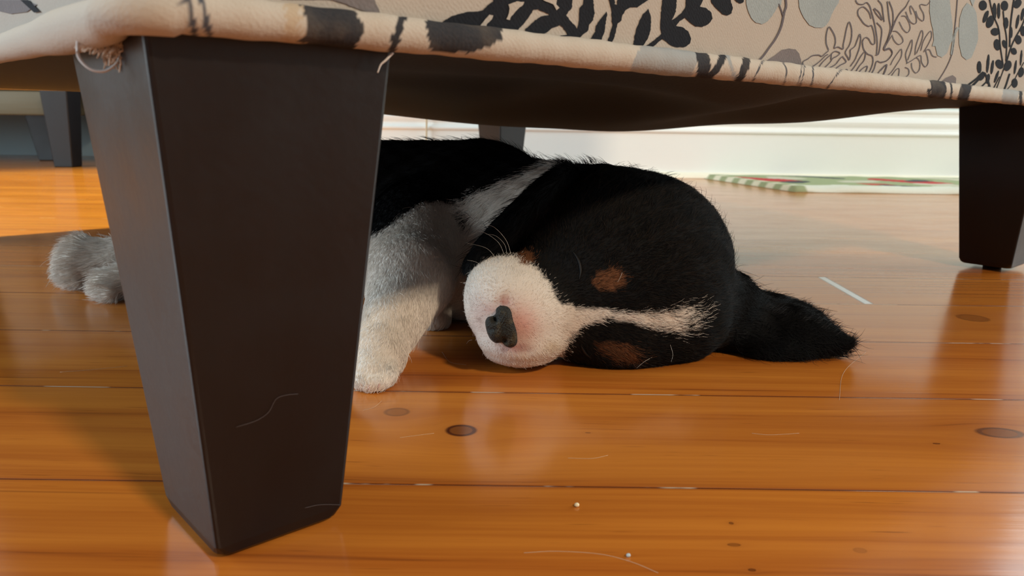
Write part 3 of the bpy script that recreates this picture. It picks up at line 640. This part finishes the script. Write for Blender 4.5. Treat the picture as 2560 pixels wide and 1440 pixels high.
def surface_nets():
    h = .0026; lo = np.array([-.43, .385, -.006]); hi = np.array([.24, .79, .142])
    nx, ny, nz = [int(math.ceil((hi[i]-lo[i])/h)) for i in range(3)]
    gx, gy, gz = [lo[i]+h*np.arange(n) for i, n in enumerate((nx, ny, nz))]
    D = np.empty((nx, ny, nz), np.float32)
    for i in range(0, nx, 16):
        P = np.stack(np.meshgrid(gx[i:i+16], gy, gz, indexing='ij'), -1); D[i:i+16] = sdf(P)
    S = D < 0
    cnt = np.zeros((nx-1, ny-1, nz-1), int); corners = [(a, b, c) for a in (0, 1) for b in (0, 1) for c in (0, 1)]
    for a, b, c in corners: cnt += S[a:nx-1+a, b:ny-1+b, c:nz-1+c]
    act = (cnt > 0) & (cnt < 8); ids = -np.ones(act.shape, int); cells = np.argwhere(act); ids[act] = np.arange(len(cells))
    acc = np.zeros((len(cells), 3)); num = np.zeros(len(cells))
    for a in corners:
        for ax in range(3):
            if a[ax]: continue
            b = list(a); b[ax] = 1
            A = cells+np.array(a); B = cells+np.array(b); da = D[tuple(A.T)]; db = D[tuple(B.T)]; m = (da < 0) != (db < 0)
            t_ = np.where(m, da/np.where(m, da-db, 1), 0); p = A+(B-A)*t_[:, None]; acc[m] += p[m]; num[m] += 1
    V = lo+h*(acc/num[:, None]); F = []
    for ax in range(3):
        o1, o2 = [(1, 2), (2, 0), (0, 1)][ax]
        s0 = [slice(1, -1)]*3; s0[ax] = slice(0, -1); s1 = [slice(1, -1)]*3; s1[ax] = slice(1, None)
        e = S[tuple(s0)] != S[tuple(s1)]; E_ = np.argwhere(e); base = E_.copy()
        for j in range(3):
            if j != ax: base[:, j] += 1
        ok = np.all(base < np.array(act.shape), axis=1); base = base[ok]
        def idd(d1, d2):
            q_ = base.copy(); q_[:, o1] -= d1; q_[:, o2] -= d2; return ids[tuple(q_.T)]
        quad = np.stack([idd(0, 0), idd(1, 0), idd(1, 1), idd(0, 1)], 1)
        inside = S[tuple(base.T)]; quad[~inside] = quad[~inside][:, ::-1]; F.append(quad)
    F = np.vstack(F); F = F[(F >= 0).all(1)]
    return V, F
DV, DF = surface_nets()
for _ in range(3):                                       # project onto the smooth surface
    e = 4e-4; f0 = sdf(DV); g = np.stack([(sdf(DV+np.eye(3)[i]*e)-sdf(DV-np.eye(3)[i]*e))/(2*e) for i in range(3)], 1); DV = DV-g*(f0/np.maximum((g*g).sum(1), .3))[:, None]*.7
def vnormals(V):
    e = 8e-4; g = np.stack([(sdf(V+np.eye(3)[i]*e)-sdf(V-np.eye(3)[i]*e))/(2*e) for i in range(3)], 1); return g/(np.linalg.norm(g, axis=1)[:, None]+1e-9)
def inpoly(p, pts):
    x, y = p[:, 0], p[:, 1]; c = np.zeros(len(p), bool); n = len(pts)
    for i in range(n):
        x1, y1 = pts[i]; x2, y2 = pts[(i+1) % n]; m = ((y1 > y) != (y2 > y)); c ^= m & (x < (x2-x1)*(y-y1)/((y2-y1) or 1e-9)+x1)
    return c
BLAZE = [(1150, 600), (1215, 640), (1290, 640), (1335, 665), (1368, 700), (1385, 735), (1405, 762), (1450, 768), (1540, 778), (1620, 785), (1700, 775), (1742, 760), (1728, 800), (1712, 834), (1655, 826), (1600, 812), (1560, 800), (1510, 798), (1460, 815), (1430, 838), (1418, 868), (1405, 890), (1380, 915), (1150, 960), (1120, 900)]
TAN = [([(1293, 640), (1310, 622), (1330, 632), (1332, 655), (1318, 662), (1300, 655)], 1), ([(1488, 690), (1505, 678), (1540, 672), (1562, 690), (1556, 715), (1530, 728), (1495, 725), (1482, 708)], 1),
       ([(1490, 858), (1530, 852), (1575, 862), (1598, 880), (1590, 905), (1565, 910), (1530, 900), (1500, 880)], .8)]
CH_W = [(1400, 405), (1330, 432), (1260, 455), (1195, 478), (1165, 500), (1130, 512), (1075, 510), (1030, 528), (985, 565), (950, 575), (930, 600), (900, 1000), (1250, 1000), (1450, 900), (1400, 600), (1420, 420)]
CREASE_SHADE = [(1110, 498), (1140, 512), (1168, 540), (1190, 575), (1165, 562), (1140, 542), (1120, 525)]
BLK, WHT, TANC = np.array([.0038, .0039, .0045]), np.array([.80, .73, .66]), np.array([.17, .068, .030])
def coat(P, N, jitter=0.0, rng=None):
    g = sdf(P, True)[1]; p = proj(P)
    if jitter: p = p+np.clip(rng.normal(0, jitter, p.shape), -1.6*jitter, 1.6*jitter)*np.where(p[:, 0] > 1580, 1.0+np.clip((p[:, 0]-1580)/80, 0, 1.4), 1)[:, None]*np.array([1.6, .8])
    facing = ((EYE-P)*N).sum(1) > -.35*np.linalg.norm(EYE-P, axis=1)
    col = np.tile(BLK, (len(P), 1)); H = np.isin(g, [0, 1]); B = np.isin(g, [3, 4]); L = np.isin(g, [6, 7, 8])
    w_ = (H & facing & inpoly(p, BLAZE)) | L | (B & facing & inpoly(p, CH_W)) | (B & (P[:, 2] < .03))
    w_ |= (g == 6) & facing & inpoly(p, CH_W)
    up = (g == 6) & (p[:, 1] < np.interp(p[:, 0], [900, 960, 1010, 1060, 1120], [600, 575, 535, 505, 505])); w_ &= ~up
    col[w_] = WHT
    col[B & facing & inpoly(p, CREASE_SHADE)] = BLK*3  # shade of the neck crease painted into the coat colour
    for T_, k in TAN:
        m = H & facing & inpoly(p, T_); col[m] = TANC*k
    mz = (g == 1) & w_
    def pink(cx, cy, rx, ry, c, k):
        d2 = ((p[:, 0]-cx)/rx)**2+((p[:, 1]-cy)/ry)**2; f_ = (np.exp(-d2)*k)[:, None]; return np.where(mz[:, None], col*(1-f_)+np.array(c)*f_, col)
    for a in ((1300, 810, 45, 50, (.72, .33, .28), .75), (1262, 755, 14, 16, (.45, .14, .10), .9), (1285, 868, 32, 12, (.50, .22, .22), .8), (1306, 872, 12, 8, (.30, .10, .08), .7), (1195, 800, 30, 60, (.66, .42, .36), .5), (1230, 775, 24, 14, (.6, .3, .26), .6), (1382, 868, 22, 18, (.50, .34, .18), .6), (1200, 798, 8, 5, (.25, .12, .08), .6)): col = pink(*a)
    paw = (g == 7) & w_
    f_ = np.clip((p[:, 1]-945)/45, 0, 1)*.35*(p[:, 0] > 700); col = np.where((paw & (f_ > 0))[:, None], col*(1-f_[:, None])+np.array([.62, .34, .28])*f_[:, None], col)
    return col, g, w_
DN = vnormals(DV); dcol, dg, dw = coat(DV, DN)
me = bpy.data.meshes.new('puppy'); me.from_pydata(DV.tolist(), [], DF.tolist()); me.update()
a_ = me.color_attributes.new('coat', 'FLOAT_COLOR', 'POINT'); a_.data.foreach_set('color', np.hstack([dcol*.8, np.ones((len(DV), 1))]).astype(np.float32).ravel())
M_skin = new_mat('puppy_skin', rough=.8, spec=.2); t = NT(M_skin); t.out('Base Color', t.node('ShaderNodeAttribute', attribute_name='coat').outputs['Color'])
pup = link('puppy', me, M_skin)
tag(pup, 'black, white and tan puppy asleep on its side on the floor under the armchair', 'puppy')

# fur
def fur():
    rng = np.random.RandomState(11)
    Q = DF; A, B, Cc, D_ = DV[Q[:, 0]], DV[Q[:, 1]], DV[Q[:, 2]], DV[Q[:, 3]]
    ar = np.linalg.norm(np.cross(Cc-A, D_-B), axis=1)/2
    ctr = (A+B+Cc+D_)/4; px = proj(ctr)
    vis = (px[:, 0] > 880)
    wgt = ar*np.where(vis, 1.0, .45); wgt[ctr[:, 2] < .002] = 0
    n = 340000
    q = rng.choice(len(Q), n, p=wgt/wgt.sum()); s, t_ = rng.rand(n), rng.rand(n)
    P = (A[q]*((1-s)*(1-t_))[:, None]+B[q]*(s*(1-t_))[:, None]+Cc[q]*(s*t_)[:, None]+D_[q]*((1-s)*t_)[:, None])
    N = vnormals(P); col, g, wht = coat(P, N, 6.5, rng)
    G = lambda k: g == GRP.index(k)
    nose = at(1255, 812, .42); flow = np.tile(np.array([-1.0, .08, -.25]), (n, 1))
    hd = G('head') | G('muzzle'); flow[hd] = (P-nose)[hd]
    f2 = np.array([.35, .9, .3]); k_ = G('head'); flow[k_] = flow[k_]/np.linalg.norm(flow[k_], axis=1)[:, None]+.25*f2
    e1 = G('ear') & (P[:, 0] < .12); flow[e1] = (pb-pa)/np.linalg.norm(pb-pa)+np.array([-.25, 0, -.25]); e2 = G('ear') & ~e1; flow[e2] = (eb-ea)/np.linalg.norm(eb-ea)+(P[e2]-(ea+eb)/2)*6
    flow[G('neck')] = np.array([-.6, .1, -.5]); flow[G('arm')] = np.array([-.1, -.6, -.8]); flow[G('paw')] = np.array([-.15, -.7, -.5])
    hp = (G('paw') | G('leg')) & (P[:, 0] < -.2); flow[hp] = np.array([-1, -.2, -.3])
    flow /= np.linalg.norm(flow, axis=1)[:, None]
    L = np.full(n, .011); L[G('head')] = .0075; L[G('muzzle')] = .0030; L[G('ear')] = .011; L[e2] = .014; L[G('arm')] = .0050; L[G('paw')] = .0038; L[hp] = .0115; L[G('neck')] = .012
    dn_ = np.linalg.norm(P-nose, axis=1); k_ = hd; L[k_] = np.interp(dn_[k_], [0, .03, .055, .09, .14], [.0014, .0024, .0038, .0066, .0095])
    lift = np.full(n, .30); lift[G('muzzle')] = .45; lift[e2] = .22; lift[hp] = .75; lift[G('torso')] = .22
    clump = np.sin(P@np.array([310, 170, 260.]))+np.sin(P@np.array([-190, 350, 140.])); 
    L *= rng.uniform(.6, 1.15, n)*(1+.08*clump)
    T = flow-(flow*N).sum(1)[:, None]*N; T /= np.linalg.norm(T, axis=1)[:, None]+1e-9
    S_ = np.cross(N, T)
    ang_ = (rng.normal(0, .22, n)+.18*clump)*np.where(G('muzzle') | G('arm') | G('paw'), .5, 1)
    far = rng.rand(n) < .02; L[far] *= 1.5; ang_[far] += rng.normal(0, .5, far.sum()); lift[far] += .25
    T2 = T*np.cos(ang_)[:, None]+S_*np.sin(ang_)[:, None]; S2 = np.cross(N, T2)
    K = 5; pts = np.zeros((n, K, 3)); wav = np.where(e2, .0022, 0.0003)*rng.uniform(.5, 1.3, n); ph = 6*clump*.3+rng.uniform(0, 1.2, n)
    for k in range(K):
        u_ = k/(K-1); lf = lift*(u_-.45*u_*u_)
        pts[:, k] = P-N*.0002+(T2*(u_*(1-.15*u_))+N*lf[:, None])*L[:, None]+S2*(wav*u_*np.sin(ph+u_*5.0))[:, None]
    pts[..., 2] = np.maximum(pts[..., 2], .0005)
    var = rng.uniform(.75, 1.15, n)[:, None]; col = col*var
    # a sprinkle of pale hairs where the blaze meets the black, and brown-tipped black hairs
    brn = (~wht) & (rng.rand(n) < .25) & hd; col[brn] = np.array([.020, .014, .010])
    cu = bpy.data.hair_curves.new('fur'); cu.add_curves([K]*n)
    cu.attributes['position'].data.foreach_set('vector', pts.astype(np.float32).ravel())
    rad = cu.attributes.get('radius') or cu.attributes.new('radius', 'FLOAT', 'POINT')
    r0 = np.where(G('muzzle'), .00006, np.where(hd, .000075, np.where(G('arm') | G('paw'), .00008, .00011)))*np.where(px[q][:, 0] < 880, 1.6, 1.0)
    R_ = r0[:, None]*np.array([1, 1, .9, .65, .2])[None]; rad.data.foreach_set('value', R_.astype(np.float32).ravel())
    ca = cu.attributes.new('coat', 'FLOAT_COLOR', 'CURVE'); ca.data.foreach_set('color', np.hstack([col, np.ones((n, 1))]).astype(np.float32).ravel())
    m = new_mat('fur', rough=.6, spec=.12); tt = NT(m); tt.out('Base Color', tt.node('ShaderNodeAttribute', attribute_name='coat').outputs['Color'])
    cu.materials.append(m); o = bpy.data.objects.new('fur', cu); C.objects.link(o); o.parent = pup; o['kind'] = 'stuff'
fur()
# nose leather
def nose():
    ol = [(1250, 761), (1268, 763), (1279, 774), (1284, 796), (1291, 818), (1295, 842), (1292, 862), (1278, 870), (1264, 866), (1254, 857), (1240, 858), (1226, 848), (1217, 829), (1213, 806), (1219, 793), (1230, 789), (1238, 783), (1240, 770)]
    O = spline(ol+[ol[0]], 73)[:-1]; cx, cy = 1254, 815; Yb = float(pick(cx, cy)[1])+.001
    bm = bmesh.new(); rings = []; K = 14
    for k in range(1, K+1):
        f = k/K; ring = []
        for i, (x, y) in enumerate(O):
            X, Y_ = cx+(x-cx)*f, cy+(y-cy)*f
            h = .0062*math.sqrt(max(0, 1-f**3.2))
            for nx, ny, rx, ry, dp in ((1237, 799, 8, 8, .0042), (1262, 851, 8, 8, .0036), (1226, 824, 13, 3.2, .0016), (1282, 846, 5, 9, .0010)):
                h -= dp*math.exp(-((X-nx)/rx)**2-((Y_-ny)/ry)**2)
            h += .0009*math.exp(-((X-1266)/12)**2-((Y_-795)/16)**2)+.0007*math.exp(-((X-1232)/9)**2-((Y_-836)/12)**2)
            h += .00022*(math.sin(X*.9+Y_*.5)+math.sin(Y_*.8-X*.45+2))*(f < .97)
            p = at(X, Y_, Yb+(.003 if k == K else 0)); v = (EYE-p)/np.linalg.norm(EYE-p); ring.append(bm.verts.new(p+v*h))
        rings.append(ring)
    p = at(cx, cy, Yb); c0_ = bm.verts.new(p+(EYE-p)/np.linalg.norm(EYE-p)*.0062); n = len(O)
    for i in range(n): bm.faces.new((c0_, rings[0][i], rings[0][(i+1) % n]))
    for A, B in zip(rings, rings[1:]):
        for i in range(n): bm.faces.new((A[i], B[i], B[(i+1) % n], A[(i+1) % n]))
    p = at(cx, cy, Yb+.006); bk = bm.verts.new(p)
    for i in range(n): bm.faces.new((bk, rings[-1][(i+1) % n], rings[-1][i]))
    m = new_mat('nose_leather', (.02, .018, .018), .68, .3); t = NT(m); co = t.coords()
    t.bump(t.math('ADD', t.node('ShaderNodeTexVoronoi', {'Vector': co, 'Scale': 1300.0}).outputs[0], t.noise(co, 500, 3)), .7, .0007)
    t.out('Base Color', t.mix(t.ss(t.noise(co, 200, 3), .5, .72), (.020, .020, .018), (.060, .048, .030)))
    o = obj('nose', bm, m, pup); o['label'] = 'dark grey nose'
# closed eyes: thin lid creases
M_lid = new_mat('eyelid_skin', (.006, .005, .005), .6, .3)
def snap(P):
    for _ in range(12):
        e = 4e-4; f0 = sdf(P); g_ = np.stack([(sdf(P+np.eye(3)[i]*e)-sdf(P-np.eye(3)[i]*e))/(2*e) for i in range(3)], 1); P = P-g_*f0[:, None]
    return P
def pick(px, py):                                        # first point of the puppy seen at that place
    d = _f+RT*(px-1280)/FPX-UP*(py-720)/FPX; d /= np.linalg.norm(d); p = EYE+d*.3
    bp, bs = p, 9
    for _ in range(120):
        s = float(sdf(p[None])[0])
        if s < bs: bp, bs = p, s
        if s < 1e-4 or np.linalg.norm(p-EYE) > .75: break
        p = p+d*max(s*.6, 2e-4)
    return bp
for pts in ([(1432, 628), (1446, 650), (1452, 676), (1448, 700)], [(1452, 862), (1462, 880), (1478, 896)]):
    P = np.array([pick(*p) for p in pts]); N = vnormals(P)*.05; bm = bmesh.new(); tube(bm, [Vector(p) for p in spline(P+N*.0018, 20)], lambda f: .0007*math.sin(math.pi*(.05+.9*f))+.0001, 8); obj('eyelid', bm, M_lid, pup)
nose()
# whiskers and long guard hairs
bm = bmesh.new(); rr = random.Random(8)
WH = [[(1262, 640), (1245, 605), (1205, 580), (1172, 590)], [(1268, 642), (1262, 612), (1240, 590), (1215, 585)], [(1280, 645), (1265, 600), (1230, 565), (1200, 572)], [(1240, 645), (1215, 620), (1165, 607)], [(1205, 665), (1190, 655), (1168, 650)], [(1200, 685), (1180, 705), (1150, 706)],
      [(1675, 860), (1682, 885), (1678, 905)], [(1632, 892), (1610, 905), (1592, 920)], [(1556, 680), (1550, 695), (1544, 705)], [(1190, 795), (1180, 797), (1170, 802)], [(1180, 850), (1172, 852), (1166, 860)]]
for pts in WH:
    a = pick(*pts[0]); Y0 = a[1]; P = [a]+[at(x, y, Y0-.004*(i+1)) for i, (x, y) in enumerate(pts[1:])]
    tube(bm, [Vector(p) for p in spline(P, 14)], lambda f: .00007*(1-.7*f), 5)
wk = obj('whiskers', bm, new_mat('whisker', (.75, .70, .62), .4), pup); wk['kind'] = 'stuff'; wk['label'] = 'fine pale whiskers'
# claws on the near paw
for (x, y), Y in TOE:
    bm = bmesh.new(); a = at(x, y+2, Y-.0035); b_ = a+np.array([-.0006, -.0028, -.0018]); b_[2] = max(b_[2], .0006); tube(bm, [Vector(p) for p in spline([a, (a+b_)/2+np.array([0, 0, .0003]), b_], 6)], lambda f: .0008*(1-.8*f), 8); obj('claw', bm, new_mat('claw', (.45, .25, .20), .4), pup)

# loose tufts on the crown and the nape, curly wisps on the outstretched ear
bm = bmesh.new(); rr = random.Random(21)
def wisp(a, ups, r=.00016):
    P0 = pick(*a); Y0 = P0[1]; tube(bm, [Vector(p) for p in spline([P0]+[at(x, y, Y0+.001*i) for i, (x, y) in enumerate(ups)], 10)], lambda f: r*(1-.85*f), 5)
for i in range(34):
    x = 1425+rr.uniform(0, 70); y = 412-(x-1425)*.12+rr.uniform(0, 5); l = rr.uniform(10, 24); wisp((x, y), [(x-l*.35, y-l*.6), (x-l*rr.uniform(.6, 1.1), y-l*rr.uniform(.75, 1.15))])
for i in range(22):
    x = 1400+rr.uniform(-8, 40); y = 418+rr.uniform(-2, 4); l = rr.uniform(20, 42); wisp((x+8, y), [(x-l*.5, y-l*.12), (x-l, y-l*rr.uniform(.15, .4))])
for i in range(14):
    x = 1338+rr.uniform(-8, 12); y = 396+rr.uniform(0, 6); l = rr.uniform(8, 20); wisp((x, y), [(x-1, y-l*.5), (x+rr.uniform(-4, 4), y-l)])
for i in range(46):
    x = 1900+rr.uniform(0, 200); y = np.interp(x, [1900, 1960, 2040, 2100], [770, 785, 812, 845])+rr.uniform(0, 8); l = rr.uniform(12, 30); c = rr.choice((-1, 1, 1))
    wisp((x, y), [(x+l*.5, y-l*.35), (x+l*(1.0-.1*c), y-l*(.55+.15*c)), (x+l*1.1, y-l*.9*c*.6-l*.2)], .00013)
for i in range(24):
    x = 1480+rr.uniform(0, 200); y = 914+rr.uniform(-6, 2); l = rr.uniform(14, 40); wisp((x, y), [(x+l*.5, y+5), (x+l, y+rr.uniform(5, 11))], .00010)
tf = obj('fur_tufts', bm, new_mat('black_guard_hair', (.010, .010, .012), .5, .4), pup); tf['kind'] = 'stuff'
# stray hairs caught on the near chair leg
def on_leg(px, py):
    d = _f+RT*(px-1280)/FPX-UP*(py-720)/FPX; t0 = .2
    for _ in range(40):
        P = EYE+d*t0; L_ = loc(P); h = .0515+(.0795-.0515)*min(1, max(0, (L_[2]-.006)/.172)); t0 += ((c0-h/2-.0004)-L_[1])/(d@Vv)
    return EYE+d*t0
for pts, lab in (([(590, 1068), (640, 1052), (672, 1030), (690, 998), (715, 988), (745, 985)], 'bent pale hair stuck across the dark face of the near chair leg'),
                 ([(762, 1270), (800, 1262), (850, 1262)], 'pale hair stuck low on the right of the near chair leg')):
    bm = bmesh.new(); tube(bm, [Vector(p) for p in spline([on_leg(*p) for p in pts], 18)], .00007, 5)
    tag(obj('stray_hair', bm, new_mat('dull_hair', (.09, .07, .07), .7)), lab, 'hair')
